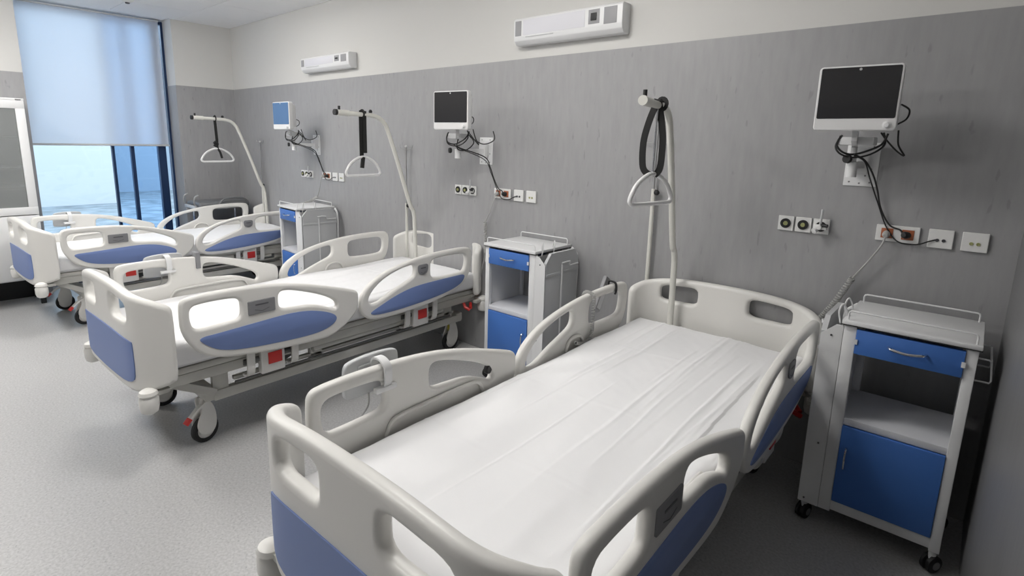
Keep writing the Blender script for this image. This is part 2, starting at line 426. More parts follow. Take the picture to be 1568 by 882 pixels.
FOOT_OUT = [(-2.226, .68), (-2.228, .78), (-2.222, .845), (-2.17, .858), (-2.0, .860), (-1.80, .850), (-1.62, .822), (-1.45, .775), (-1.30, .728), (-1.238, .705), (-1.232, .66), (-1.236, .60), (-1.265, .56), (-1.33, .51), (-1.42, .468), (-1.50, .462), (-1.70, .472), (-1.95, .496), (-2.09, .525), (-2.17, .58)]
FOOT_H = [[(-2.185, .745), (-2.18, .805), (-2.12, .813), (-2.0, .812), (-1.945, .80), (-1.94, .75), (-1.945, .70), (-2.0, .693), (-2.1, .69), (-2.17, .69)],
          [(-1.735, .70), (-1.742, .75), (-1.735, .797), (-1.68, .795), (-1.58, .765), (-1.47, .722), (-1.40, .68), (-1.385, .645), (-1.40, .625), (-1.45, .65), (-1.54, .685), (-1.65, .693)]]
FOOT_B = [(-2.165, .648), (-2.05, .65), (-1.85, .66), (-1.68, .667), (-1.56, .655), (-1.46, .625), (-1.395, .59), (-1.395, .555), (-1.45, .525), (-1.55, .510), (-1.75, .518), (-1.95, .535), (-2.06, .56), (-2.12, .60)]
HEAD_OUT = [(-1.225, .58), (-1.222, .65), (-1.17, .72), (-1.04, .785), (-.86, .825), (-.67, .848), (-.45, .855), (-.30, .852), (-.245, .838), (-.232, .78), (-.245, .68), (-.29, .60), (-.38, .55), (-.52, .515), (-.70, .492), (-.95, .482), (-1.12, .49), (-1.19, .52)]
HEAD_H = [[(-1.09, .60), (-1.15, .60), (-1.165, .625), (-1.14, .675), (-1.06, .735), (-.95, .775), (-.84, .795), (-.795, .795), (-.785, .76), (-.795, .715), (-.86, .69), (-.98, .65)],
          [(-.645, .74), (-.64, .80), (-.58, .812), (-.42, .812), (-.32, .805), (-.295, .77), (-.305, .70), (-.33, .675), (-.42, .67), (-.60, .675), (-.64, .69)]]
HEAD_B = [(-1.15, .55), (-1.08, .575), (-.95, .62), (-.80, .65), (-.60, .655), (-.42, .655), (-.315, .655), (-.32, .62), (-.36, .585), (-.47, .555), (-.67, .532), (-.95, .518), (-1.10, .522), (-1.15, .535)]
def side_fn(side, x, off=0):
    def fn(co): return (side*(x+co.z+off), co.x, co.y)
    return fn

def make_bed(label):
    t = thing('hospital_bed', label, 'bed', (0, 0, 0), 0, 'adjustable hospital beds along the wall')
    # headboard, footboard
    hb = obj('headboard', to_bm(board('head'), bend(-.045, -1), SC), CREAM, t, wn=True)
    fb = obj('footboard', to_bm(board('foot'), bend(-2.385, 1), SC), CREAM, t, wn=True)
    pan = plate([(-.365, .665), (-.2, .672), (0, .674), (.2, .672), (.365, .665), (.372, .64), (.372, .50), (.36, .465), (.29, .445), (.1, .435), (-.1, .435), (-.29, .445), (-.36, .465), (-.372, .50), (-.372, .64)], (), .003, .001, 1, 1)
    fn0 = bend(-2.385, 1)
    pb = obj('footboard_panel', to_bm(pan, lambda c: fn0(Vector((c.x, c.y, c.z-.0255))), SC), BEDBLUE, fb)
    pb['label'] = 'periwinkle blue inset panel of the footboard'
    XS = .484
    for side in (-1, 1):
        for (o_, h_, b_, nm, lab) in ((FOOT_OUT, FOOT_H, FOOT_B, 'foot', (-1.91, -1.765, .705, .778)), (HEAD_OUT, HEAD_H, HEAD_B, 'head', (-.765, -.675, .715, .79))):
            r_ = obj('side_rail', to_bm(plate(o_, h_, .019, .016, 4, 2), side_fn(side, XS)), CREAM, t, wn=True)
            r_['label'] = nm+' section of a folding side rail'
            p_ = obj('rail_panel', to_bm(plate(b_, (), .002, .001, 1, 2), side_fn(side, XS, .0195)), BEDBLUE, r_)
            y0, y1, z0, z1 = lab
            if nm == 'foot':
                kp = plate(rrect(y0, z0, y1, z1, .015), (), .004, .002, 2, 2)
            else:
                kp = plate([(y0, z1), ((y0+y1)/2, z1), (y1, z1), (y1, z0+.04), (y1-.01, z0+.012), ((y0+y1)/2, z0), (y0+.01, z0+.012), (y0, z0+.04)], (), .004, .002, 2, 2)
            k_ = obj('control_plate', to_bm(kp, side_fn(side, XS, .0205)), MIDGREY, r_)
            ym = (y0+y1)/2; hw = .035 if nm == 'foot' else .022; zm = z0+(z1-z0)*.66
            bm = nb(); box(bm, (min(side*(XS+.0235), side*(XS+.0255)), ym-hw, zm-.003), (max(side*(XS+.0235), side*(XS+.0255)), ym+hw, zm+.004)); obj('plate_marking', bm, DARKGREY, r_, smooth=False)
            bm = nb()
            tube(bm, [(side*(XS+.0245), ym-hw*1.1, z0+.024), (side*(XS+.0245), ym, z0+.012), (side*(XS+.0245), ym+hw*1.1, z0+.024)], .0015, 6); obj('plate_line', bm, DARKGREY, r_)
            # raised mattress guard on the inner face
            ga, gb = ((-1.95, -1.46) if nm == 'foot' else (-.86, -.70))
            gp = [(side*(XS-.026), ga, .60), (side*(XS-.026), ga+.02, .645), (side*(XS-.026), ga+.06, .66), (side*(XS-.026), gb-.06, .66), (side*(XS-.026), gb-.02, .645), (side*(XS-.026), gb, .60)]
            obj('mattress_guard', tubebm(chaikin(gp, 2, closed=False), .008, 8), CREAM, r_)
        # support arms, latch boxes
        for yc in (-1.77, -.70):
            bm = nb(); box(bm, (side*.415 if side > 0 else -.462, yc-.068, .345), (.462 if side > 0 else -.415, yc+.068, .50), bev=.008)
            lt = obj('rail_latch', bm, CREAM, t)
            bm = nb(); box(bm, (.462*side if side > 0 else -.468, yc-.03, .395), (.468 if side > 0 else -.462, yc+.048, .46), bev=.002)
            obj('release_button', bm, RED, lt)['label'] = 'red release square'
            for dy in (-.125, .125):
                a = [(side*.40, yc+dy, .355), (side*.445, yc+dy, .36), (side*.462, yc+dy, .40), (side*.466, yc+dy, .50), (side*.462, yc+dy, .54)]
                obj('rail_arm', tubebm(catmull(a, 4), 0, flat=(.012, .04)), CREAM, t)
            obj('rail_pivot', tubebm([(side*.43, yc-.15, .43), (side*.43, yc+.15, .43)], .016, 10), FRAMEDARK, t)
    # mattress platform and frame
    bm = nb()
    box(bm, (-.43, -2.30, .455), (.43, -.10, .49), bev=.01)
    box(bm, (-.425, -2.30, .40), (-.39, -.12, .455), bev=.006); box(bm, (.39, -2.30, .40), (.425, -.12, .455), bev=.006)
    box(bm, (-.42, -2.34, .40), (.42, -2.28, .45), bev=.006); box(bm, (-.42, -.14, .40), (.42, -.08, .45), bev=.006)
    obj('mattress_platform', bm, FRAME, t)
    # base frame
    bm = nb()
    for s in (-1, 1):
        box(bm, (min(s*.34, s*.385), -2.06, .245), (max(s*.34, s*.385), -.22, .30), bev=.006)
        box(bm, (min(s*.345, s*.375), -1.95, .325), (max(s*.345, s*.375), -.30, .345), bev=.003)
        for y0, y1 in ((-2.06, -1.98), (-1.5, -1.42), (-.40, -.32)): box(bm, (min(s*.345, s*.375), y0, .29), (max(s*.345, s*.375), y1, .40), bev=.003)
    box(bm, (-.38, -2.10, .25), (.38, -2.04, .31), bev=.006); box(bm, (-.38, -.27, .25), (.38, -.21, .31), bev=.006)
    # sloping arms to the upper frame at the foot
    for s in (-1, 1): tube(bm, [(s*.36, -2.30, .43), (s*.36, -2.05, .29)], 0, flat=(.04, .05))
    obj('base_frame', bm, FRAME, t)
    bm = nb()
    for y in (-1.65, -.75):
        box(bm, (-.30, y-.03, .30), (.30, y+.03, .36))
        for s in (-1, 1): tube(bm, [(s*.25, y, .31), (s*.25, y+.35, .44)], 0, flat=(.03, .05))
    tube(bm, [(-.1, -1.6, .33), (-.1, -.8, .40)], .03, 12); tube(bm, [(.1, -1.7, .33), (.1, -1.0, .41)], .025, 12)
    box(bm, (.20, -1.35, .32), (.33, -.95, .42), bev=.01); box(bm, (-.33, -1.35, .32), (-.20, -.95, .42), bev=.01)
    tube(bm, [(.385, -1.95, .318), (.385, -.35, .318)], .008, 8)
    obj('lift_mechanism', bm, FRAMEDARK, t)
    obj('side_tube', tubebm([(.40, -1.5, .385), (.40, -.45, .385)], .018, 12), FRAME, t)
    # corner buffers
    for (bx, by) in ((.452, -2.375), (-.452, -2.375), (.497, -.105), (-.497, -.105)):
        bm = nb(); lathe(bm, [(0, .325), (.022, .325), (.036, .335), (.042, .36), (.042, .40), (.036, .408), (.036, .414), (.042, .42), (.036, .435), (.018, .445), (0, .445)], 18, Matrix.Translation((bx, by, 0)))
        bf = obj('corner_buffer', bm, CREAM, t)
        bm = nb(); sx = math.copysign(1, bx); sy = 1 if by < -1 else -1
        box(bm, (min(bx, bx-sx*.10), by-.012, .41), (max(bx, bx-sx*.10), by+.012, .43)); box(bm, (bx-.015, min(by, by+sy*.09), .405), (bx+.015, max(by, by+sy*.09), .425))
        obj('buffer_bracket', bm, FRAME, bf)
    # casters
    for (cx_, cy_, foot) in ((.30, -2.09, 1), (-.30, -2.09, 1), (.30, -.26, 0), (-.30, -.26, 0)):
        bm = nb()
        side = math.copysign(1, cx_)
        sw = .5 if foot else -.35
        R = Matrix.Translation((cx_, cy_, 0)) @ Matrix.Rotation(sw*.35*side, 4, 'Z')
        hz = .072
        lathe(bm, [(.048, -.016), (.066, -.016), (.072, -.009), (.072, .009), (.066, .016), (.048, .016), (.048, -.016)], 28, R @ orient((1, 0, 0), (0, 0, hz)))
        c_ = obj('caster', bm, BLACK, t)
        bm = nb()
        lathe(bm, [(0, -.022), (.040, -.021), (.049, -.012), (.049, .012), (.040, .021), (0, .022)], 24, R @ orient((1, 0, 0), (0, 0, hz)))
        obj('wheel_disc', bm, CREAM, c_)
        # fork housing: teardrop plates
        sh = [(-.055, .10), (-.03, .05), (.02, .045), (.048, .075), (.055, .13), (.045, .19), (.02, .24), (-.01, .255), (-.03, .24), (-.02, .19), (-.045, .145)]
        for sd in (-.026, .026):
            me_ = plate(sh, (), .005, .003, 2, 2)
            bmx = to_bm(me_, lambda co, sd=sd: R @ Vector((sd+co.z, co.x, co.y)))
            obj('caster_fork', bmx, CREAM, c_)
        bm = nb(); box(bm, (-.026, -.01, .15), (.026, .03, .25), bev=.006, mtx=R); lathe(bm, [(0, .24), (.018, .24), (.018, .30), (0, .30)], 12, R @ Matrix.Translation((0, .01, 0)))
        obj('caster_stem', bm, CREAM if foot else YELLOW, c_)
        if foot:
            pd = obj('brake_pedal', tubebm([R @ Vector((.034, .01, .245)), R @ Vector((.034, -.05, .215)), R @ Vector((.034, -.10, .172))], 0, flat=(.012, .026)), CREAM, c_)
        if foot:
            obj('pedal_pad', tubebm([R @ Vector((.034, -.092, .179)), R @ Vector((.034, -.118, .155))], 0, flat=(.016, .028)), RED, c_)['label'] = 'red brake pedal tip'
    # red handle of the quick release at the head end
    bm = nb(); tube(bm, [(.40, -.22, .40), (.44, -.24, .37), (.47, -.22, .35)], .012, 8); tube(bm, [(.42, -.16, .38), (.46, -.20, .36)], .012, 8)
    obj('quick_release_handle', bm, RED, t)['label'] = 'red quick-release lever'
    return t

BP = [((-.982, 0, 0), .0074), ((-3.278, .0769-.01, 0), .020), ((-5.984, .1267-.03, 0), .0334)]
BL = ['near adjustable hospital bed filling the foreground, cream boards and blue footboard panel',
      'middle adjustable hospital bed with cream rails between the first and second blue cabinets',
      'farthest adjustable hospital bed with cream rails, in front of the window']
bed1 = make_bed(BL[0]); beds = [bed1]
for k in (1, 2): beds.append(dup(bed1, label=BL[k]))
for b, (l, a) in zip(beds, BP): b.location = l; b.rotation_euler = (0, 0, a)
def bedm(k): return Matrix.Translation(BP[k][0]) @ Matrix.Rotation(BP[k][1], 4, 'Z')
WHICH = ['nearest bed', 'middle bed', 'farthest bed']

# mattress and sheet
bm = boxbm((-.44, -2.33, .492), (.44, -.085, .592), bev=.03, seg=3)
mt = tag(obj('mattress', bm, MATTRESS), 'grey-white mattress lying on the nearest bed under its sheet', 'mattress', 'bed mattresses')
mts = [mt]+[dup(mt, label='grey-white mattress lying on the %s under its sheet' % WHICH[k]) for k in (1, 2)]
for m_, (l, a) in zip(mts, BP): m_.location = l; m_.rotation_euler = (0, 0, a)
def sheet_mesh(seed):
    bm = nb()
    prof = []   # cross-section x, z
    W = .449; zt = .615
    for k in range(6): prof.append((-W+.0, .515+.012*k*1.0))
    for k in range(1, 6):
        a = PI*(1-k/6*.5); prof.append((-W+.03+.03*math.cos(a), zt-.03+.03*math.sin(a)))
    nx = 200
    for k in range(nx+1): prof.append((-W+.03+(2*W-.06)*k/nx, zt))
    for k in range(1, 6):
        a = PI/2*(1-k/6); prof.append((W-.03+.03*math.cos(a), zt-.03+.03*math.sin(a)))
    for k in range(6): prof.append((W, .575-.012*k))
    ys = np.linspace(-2.335, -.105, 210)
    rng = random.Random(seed)
    creases = []
    for _ in range(30):
        x0 = rng.uniform(-.42, .42); creases.append((x0, rng.uniform(-.05, .03), rng.uniform(-2.3, -.4), rng.uniform(.6, 1.7), rng.uniform(.0010, .0028), rng.uniform(.004, .009)))
    cross = [(-1.78, .0022), (-1.25, .0022), (-.62, .0026)]
    rows = []
    for y in ys:
        row = []
        for (x, z) in prof:
            d = 0
            if z > .6:
                for (x0, sl, y0, ln, am, wd) in creases:
                    t = (y-y0)/ln
                    if 0 < t < 1:
                        e = math.sin(PI*t)**.6
                        u = x-(x0+sl*t+.006*math.sin(5*t+x0*9))
                        if abs(u) < 4*wd: d += am*e*math.exp(-(u/wd)**2)
                for (y0, am) in cross: d += am*math.exp(-((y-y0-.01*math.sin(x*5))/.006)**2)
                d += .010*noise.noise(Vector((x*4.5+seed, y*2.4, 3)))+.0022*noise.noise(Vector((x*18, y*3+seed, 7)))+.0012*noise.noise(Vector((x*20+y*14, y*16+seed, 9)))
                if -1.42 < y < -.5 and x > .35+.01*math.sin(y*3): d -= .008*min(1, (y+1.42)/.1, (-.5-y)/.1)
                d += .012*max(0, abs(x)-.36)*-1
            else:
                d = 0; x += math.copysign(1, x)*.006*noise.noise(Vector((x*3, y*7+seed, z*14)))*(.6-z)*12
            # foot and head drape
            zz = z+d
            e0 = (y+2.335)/.05
            if e0 < 1: zz -= .06*(1-math.sqrt(max(0, 1-(1-e0)**2))) if z > .6 else 0
            e1 = (-.105-y)/.04
            if e1 < 1: zz -= .05*(1-math.sqrt(max(0, 1-(1-e1)**2))) if z > .6 else 0
            row.append(bm.verts.new((x, y, zz)))
        rows.append(row)
    for A, B in zip(rows, rows[1:]):
        for k in range(len(A)-1): bm.faces.new((A[k], A[k+1], B[k+1], B[k]))
    bmesh.ops.recalc_face_normals(bm, faces=bm.faces)
    return bm
for k in range(3):
    o = tag(obj('bed_sheet', sheet_mesh(3+k*5), SHEET), 'white creased sheet spread over the %s' % WHICH[k], 'sheet', 'white bed sheets')
    md = o.modifiers.new('thickness', 'SOLIDIFY'); md.thickness = .002; md.offset = 1
    o.data.set_sharp_from_angle(angle=math.radians(90))
    o.location = BP[k][0]; o.rotation_euler = (0, 0, BP[k][1])

# trapeze poles, handles, IV poles
for k in range(3):
    swing = (.10, 0, 0)[k]; yend = (-.83, -.85, -.86)[k]
    loc = (bedm(k) @ Vector((-.25, -.125, 0)))
    z0 = .50
    t = thing('trapeze_pole', 'cream angled overhead trapeze pole rising from the head of the %s' % WHICH[k], 'pole', (loc.x, loc.y, z0-.05), BP[k][1], 'patient trapeze poles')
    def tp(y, z, k=k, swing=swing):
        f = max(0, (-.18-y))/.67
        return (swing*f, y+.125, z-z0+.05)
    pts = [tp(-.125, .455), tp(-.13, .7), tp(-.14, .98), tp(-.155, 1.04), tp(-.19, 1.10), tp(-.31, 1.44), tp(-.40, 1.67), tp(-.43, 1.725), tp(-.48, 1.765), tp(-.55, 1.782)]
    end = tp(yend, 1.79)
    obj('pole_tube', tubebm([pts[0], pts[1]]+catmull(pts[2:], 5)+[end], .0165, 14), TRAPE, t)
    d = (Vector(end)-Vector(pts[-1])).normalized()
    obj('end_sleeve', tubebm([Vector(end)-d*.10, Vector(end)+d*.005], .021, 16), TRAPE, t)
    obj('end_peg', tubebm([Vector(end)-d*.02+Vector((0, 0, .015)), Vector(end)-d*.02+Vector((0, 0, .045))], .009, 10), BLACK, t)
    if k: obj('end_cap', tubebm([Vector(end), Vector(end)+d*.02], .0215, 16), BLACK, t)
    obj('stop_knob', lathebm([(0, 0), (.012, .0), (.014, .012), (.008, .022), (0, .024)], 12, Matrix.Translation(Vector(tp(-.56, 1.80)))), BLACK, t)
    # handle
    hy = (-.625, -.635, -.64)[k]; hx = -.25+swing*((-.18-hy)/.67)
    hl = bedm(k) @ Vector((hx, hy, 1.345))
    ang = BP[k][1]+(math.radians(-11), 0, 0)[k]
    wdt = (.150, .15, .165)[k]
    h = thing('grab_triangle', ['white triangular grab handle hanging on two black straps over the nearest bed', 'white triangular grab handle hanging on a wide black strap over the middle bed', 'white triangular grab handle hanging on a twisted black strap over the farthest bed'][k], 'handle', tuple(hl), ang, 'hanging grab triangles')
    tri = [(0, -wdt, .03), (0, -wdt*1.02, .008), (0, -wdt*.93, -.006), (0, -wdt*.7, -.006), (0, wdt*.7, -.006), (0, wdt*.93, -.006), (0, wdt*1.02, .008), (0, wdt, .03), (0, wdt*.76, .085), (0, wdt*.35, .122), (0, 0, .135), (0, -wdt*.35, .122), (0, -wdt*.76, .085)]
    obj('grip', tubebm(chaikin(tri, 3), .0105, 10, closed=True), MONW, h)
    top = 1.79-1.345
    if k == 0:
        for xx, yy in ((-.035, -.03), (.022, .02)):
            pts_ = [(0, yy*.6, .125), (xx, yy, .16), (xx*1.2, yy, .27), (xx*.8, yy*.7, .36), (xx*.2, yy*.3, top-.01), (0, yy*.2, top+.02)]
            obj('strap', tubebm(catmull(pts_, 5), 0, flat=(.030, .004)), STRAP, h)
        obj('buckle', tubebm([(0, .0, .12), (0, .0, .44)], .005, 8), CHROME, h)
        obj('strap_loop', tubebm([(.025*math.cos(a), .03, top+.025*math.sin(a)) for a in np.linspace(0, 2*PI, 16)[:-1]], 0, closed=True, flat=(.018, .004)), STRAP, h)
    else:
        x0 = .013
        bm = nb()
        if k == 1:
            tube(bm, [(0, -.012, .13), (0, -.012, top-.03), (0, -.008, top+.022)], 0, flat=(.005, .034)); tube(bm, [(.012, .012, .16), (.012, .012, top+.02)], 0, flat=(.005, .03))
            tube(bm, [(0, -.012, .05), (0, 0.0, .13)], .016, 10)
        else:
            tube(bm, [(0, 0, .13), (0, .004, .22), (0, -.004, top+.02)], 0, flat=(.005, .028)); tube(bm, [(0, -.03, .17), (0, 0, .15), (0, .03, .09), (0, .045, .03)], .012, 8)
            tube(bm, [(0, -.025, .20), (0, .01, .17)], .018, 8)
        obj('strap', bm, STRAP, h)
        obj('strap_loop', tubebm([(.025*math.cos(a), 0, top+.025*math.sin(a)) for a in np.linspace(0, 2*PI, 16)[:-1]], 0, closed=True, flat=(.018, .004)), STRAP, h)
    # IV pole
    ix = (-.455, -.40, -.33)[k]; z1 = (1.36, 1.08, 1.08)[k]; iy = (-.03, -.02, -.02)[k]
    l = bedm(k) @ Vector((ix, iy, .42)); l.y = min(l.y, -.035)
    t = thing('iv_pole', ['tall thin IV pole behind the headboard corner of the nearest bed', 'IV pole with steel rod behind the headboard of the middle bed', 'IV pole with steel rod behind the headboard of the farthest bed'][k], 'pole', tuple(l), 0, 'drip poles at the bed heads')
    h_ = z1-.42
    obj('lower_tube', tubebm([(0, 0, 0), (0, 0, h_)], .0125, 12), TRAPE, t)
    obj('upper_rod', tubebm([(0, 0, h_-.05), (0, 0, h_+.47)], .006, 8), STEEL, t)
    obj('clamp_knob', lathebm([(0, 0), (.014, 0), (.016, .012), (.01, .022), (0, .024)], 12, orient((1, -.3, 0), (.012, 0, h_-.02))), BLACK, t)
    bm = nb()
    for s in (-1, 1):
        tube(bm, catmull([(0, 0, h_+.45 if k else h_+.27), (s*.04, 0, h_+.455 if k else h_+.262), (s*.075, 0, h_+.46 if k else h_+.265), (s*.085, 0, h_+.49 if k else h_+.29)], 4), .003, 6)
    obj('hook', bm, STEEL, t)
    obj('rod_cap', lathebm([(0, 0), (.011, .004), (.012, .014), (0, .022)], 10, Matrix.Translation((0, 0, h_+.465))), MONW, t)
    obj('socket_bracket', boxbm((-.02, -.06, .0), (.02, .0125, .04), bev=.004), FRAME, t)

# hanging control panels on the left rails (outside face)
pan_me = None
for k in range(3):
    l = bedm(k) @ Vector((-.55, -1.94, .80))
    t = thing('control_panel', 'light grey nurse control panel clipped on the far side rail of the %s' % WHICH[k], 'panel', tuple(l), BP[k][1], 'nurse control panels hung on side rails')
    me_ = plate([(-.105, -.06), (-.03, -.066), (.07, -.055), (.105, -.045), (.112, 0), (.112, .06), (.09, .072), (0, .078), (-.08, .072), (-.112, .06), (-.115, 0), (-.115, -.05)], (), .011, .006, 3, 2)
    obj('panel_body', to_bm(me_, lambda c: (c.z, c.x, c.y)), LIGHTGREY, t)
    me_ = plate(rrect(-.065, .01, .055, .05, .015), [rrect(-.05, .018, .04, .042, .01)], .005, .003, 2, 2)
    obj('panel_ridge', to_bm(me_, lambda c: (c.z+.012, c.x, c.y)), LIGHTGREY, t)
    cl = catmull([(.015, 0, .04), (.03, 0, .07), (.065, 0, .073), (.092, 0, .055), (.096, 0, .02), (.092, 0, -.015)], 4)
    obj('clamp', tubebm(cl, 0, flat=(.007, .03)), WHITEPC, t)
    obj('clamp_foot', boxbm((.078, -.05, -.03), (.10, .035, -.012), bev=.003), WHITEPC, t)
    obj('cord', tubebm(catmull([(.01, -.02, -.06), (.02, -.03, -.10), (.015, -.06, -.14), (0, -.09, -.20)], 5), .003, 6), CORDGREY, t)

def coil(bm, p0, p1, R, turns, r, sag=0., n=12, axis_pts=None):
    """coiled cord along a path"""
    ax = axis_pts or [Vector(p0).lerp(Vector(p1), i/12)+Vector((0, 0, -sag*4*(i/12)*(1-i/12))) for i in range(13)]
    ax = catmull(ax, 4) if axis_pts else ax
    N = turns*n; out = []
    for i in range(N+1):
        f = i/N*(len(ax)-1); j = min(int(f), len(ax)-2); p = ax[j].lerp(ax[j+1], f-j); t = (ax[j+1]-ax[j]).normalized()
        a = t.orthogonal().normalized(); b_ = t.cross(a)
        th = 2*PI*i/n; out.append(p+a*R*math.cos(th)+b_*R*math.sin(th))
    tube(bm, out, r, 6); return out

# remote handset on nearest bed, with coiled cord over the rail
l = bedm(0) @ Vector((-.515, -.44, .80))
t = thing('bed_remote', 'grey handset hung over the far head rail of the nearest bed with coiled cord', 'remote', tuple(l), 0)
R_ = Matrix.Rotation(math.radians(35), 4, 'X')
obj('handset', boxbm((-.012, -.028, -.10), (.012, .028, .10), bev=.008, mtx=Matrix.Translation((-.005, 0, 0)) @ Matrix.Rotation(math.radians(-32), 4, 'X')), MIDGREY, t)
obj('keypad', boxbm((.0075, -.02, -.085), (.0095, .02, .05), bev=.001, mtx=Matrix.Translation((-.002, 0, 0)) @ Matrix.Rotation(math.radians(-32), 4, 'X')), LIGHTGREY, t)
obj('hook_clip', tubebm(catmull([(.005, .05, .02), (.008, .05, .062), (.03, .05, .068), (.052, .05, .058), (.056, .05, .02), (.052, .045, 0)], 4), 0, flat=(.006, .014)), BLACK, t)
bm = nb()
ax = [Vector(v) for v in ((.0, -.20, -.10), (.0, -.20, .0), (.005, -.19, .045), (.03, -.19, .052), (.062, -.19, .04), (.066, -.195, -.02), (.066, -.195, -.10), (.068, -.20, -.15), (.07, -.23, -.185), (.07, -.29, -.19), (.072, -.34, -.175), (.078, -.36, -.165))]
coil(bm, None, None, .008, 60, .0025, axis_pts=ax)
obj('coiled_cord', bm, CORDGREY, t)

# small clip holder on the middle bed's far rail and nearest bed's black buckle
l = bedm(1) @ Vector((-.484, -1.77, .80))
t = tag(obj('rail_clip', boxbm((-.03, -.014, -.03), (.03, .014, .075), bev=.004), MIDGREY), 'dark grey clip holder standing on the far side rail of the middle bed', 'clip'); t.location = l
l = bedm(0) @ Vector((-.462, -1.385, .675))
bm = lathebm([(0, -.01), (.018, -.01), (.021, 0), (.018, .01), (0, .01)], 14, orient((1, .2, 0), (0, 0, 0)))
t = obj('rail_knob', bm, BLACK, bed1); t.location = (-.478, -1.41, .675)

# ================================================================== BEDSIDE CABINETS
def make_cabinet(mx, label):
    """local: x 0..414 body, y 0 front .. .35 back; mx = -1 mirrors so the folding table hangs on the right"""
    t = thing('bedside_cabinet', label, 'cabinet', (0, 0, 0), 0, 'white and blue bedside cabinets')
    W, D = .414, .375
    def B(bm, lo, hi, **k):
        if mx < 0:
            lo2 = (W-hi[0], lo[1], lo[2]); hi2 = (W-lo[0], hi[1], hi[2]); return box(bm, lo2, hi2, **k)
        return box(bm, lo, hi, **k)
    def Pm(p): return Vector(((W-p[0]) if mx < 0 else p[0], p[1], p[2]))
    def T_(bm, pts, r, n=8, **k): return tube(bm, [Pm(p) for p in pts], r, n, **k)
    bm = nb()
    for (x0, x1) in ((0, .045), (.38, .414)):
        for (y0, y1) in ((0, .03), (D-.03, D)): B(bm, (x0, y0, .090), (x1, y1, .918), bev=.003)
    B(bm, (.043, .002, .100), (.382, .028, .143), bev=.002)
    B(bm, (.012, .03, .10), (.40, D-.01, .115))
    obj('post_frame', bm, WHITEPC, t)
    bm = nb()
    B(bm, (.004, .03, .11), (.016, D-.03, .90)); B(bm, (.398, .03, .11), (.410, D-.03, .90)); B(bm, (.03, D-.014, .11), (.385, D-.004, .51))
    obj('side_panel', bm, WHITEPC, t)
    obj('shelf', (lambda b: (B(b, (.016, .004, .493), (.398, D-.015, .522), bev=.002), b)[1])(nb()), CABINNER, t)
    bm = nb(); B(bm, (-.008, -.012, .919), (.422, D+.004, .936), bev=.003)
    obj('top_panel', bm, WHITEPC, t)
    bm = nb(); B(bm, (-.0085, -.0125, .916), (.4225, D+.0045, .919)); obj('top_edge_band', bm, BLACK, t, smooth=False)
    bm = nb(); B(bm, (.046, -.008, .805), (.379, .012, .905), bev=.002); B(bm, (.055, .012, .81), (.37, .28, .87))
    dr = obj('drawer', bm, BLUE, t)
    bm = nb(); T_(bm, catmull([(.155, -.008, .862), (.165, -.028, .860), (.2125, -.034, .855), (.26, -.028, .860), (.27, -.008, .862)], 5), .005)
    obj('drawer_handle', bm, CHROME, dr)['label'] = 'curved chrome handle'
    for xa in (.041, .372):
        bm = nb(); B(bm, (xa, -.012, .845), (xa+.012, -.006, .865)); obj('drawer_catch', bm, WHITEPC, dr)
    bm = nb(); B(bm, (.046, -.006, .147), (.379, .012, .490), bev=.002)
    do = obj('door', bm, BLUE, t)
    hx = .075 if mx > 0 else W-.345   # handle side
    bm = nb(); T_(bm, catmull([(.072, -.006, .40), (.072, -.024, .395), (.072, -.030, .355), (.072, -.024, .315), (.072, -.006, .31)] if mx > 0 else [(.072, -.006, .40), (.072, -.024, .395), (.072, -.030, .355), (.072, -.024, .315), (.072, -.006, .31)], 5), .004)
    obj('door_handle', bm, CHROME, do)
    # wire rails on the top
    for yy in (.006, D-.02):
        bm = nb(); T_(bm, chaikin([(.01, yy, .936), (.01, yy, .972), (.404, yy, .972), (.404, yy, .936)], 0, closed=False) if 0 else [(.01, yy, .936), (.01, yy, .962), (.013, yy, .969), (.02, yy, .972), (.394, yy, .972), (.401, yy, .969), (.404, yy, .962), (.404, yy, .936)], .0035)
        obj('top_rail', bm, WHITEPC, t)
    # towel loop on the plain side
    bm = nb(); T_(bm, [(.414, .05, .875), (.445, .05, .875), (.452, .05, .868), (.460, .05, .80), (.455, .05, .79), (.414, .05, .79)], .0035); T_(bm, [(.414, .25, .875), (.445, .25, .875), (.452, .25, .868), (.460, .25, .80), (.455, .25, .79), (.414, .25, .79)], .0035)
    T_(bm, [(.452, .05, .87), (.452, .25, .87)], .0035)
    obj('towel_rail', bm, WHITEPC, t)
    # folded over-bed table compartment on the other side
    bm = nb()
    prof = [(-.078, .090), (-.001, .090), (-.001, .908), (-.026, .908), (-.078, .858)]
    for y0, y1 in ((0.0, .006),):
        f0 = [bm.verts.new(Pm((x, y0, z))) for x, z in prof]; f1 = [bm.verts.new(Pm((x, y1, z))) for x, z in prof]
        bm.faces.new(f0); bm.faces.new(list(reversed(f1)))
        for i in range(5): bm.faces.new((f0[i-1], f0[i], f1[i], f1[i-1]))
    bmesh.ops.recalc_face_normals(bm, faces=bm.faces)
    cp = obj('wing_cover', bm, WHITEPC, t)
    bm = nb()
    for xx, zz in ((-.04, .86), (-.03, .38), (-.055, .11)): lathe(bm, [(0, 0), (.004, 0), (.004, .003), (0, .004)], 8, orient((0, -1, 0), Pm((xx, 0, zz))))
    obj('screw', bm, DARKGREY, cp)
    bm = nb(); B(bm, (-.076, .012, .10), (-.058, D-.02, .79), bev=.003)
    ys_ = [(.012, .80), (D-.02, .80), (D-.02, .87), (D-.06, .925), (.06, .925), (.012, .87)]
    f0 = [bm.verts.new(Pm((-.080, y, z))) for y, z in ys_]; f1 = [bm.verts.new(Pm((-.060, y, z))) for y, z in ys_]
    bm.faces.new(f0); bm.faces.new(list(reversed(f1)))
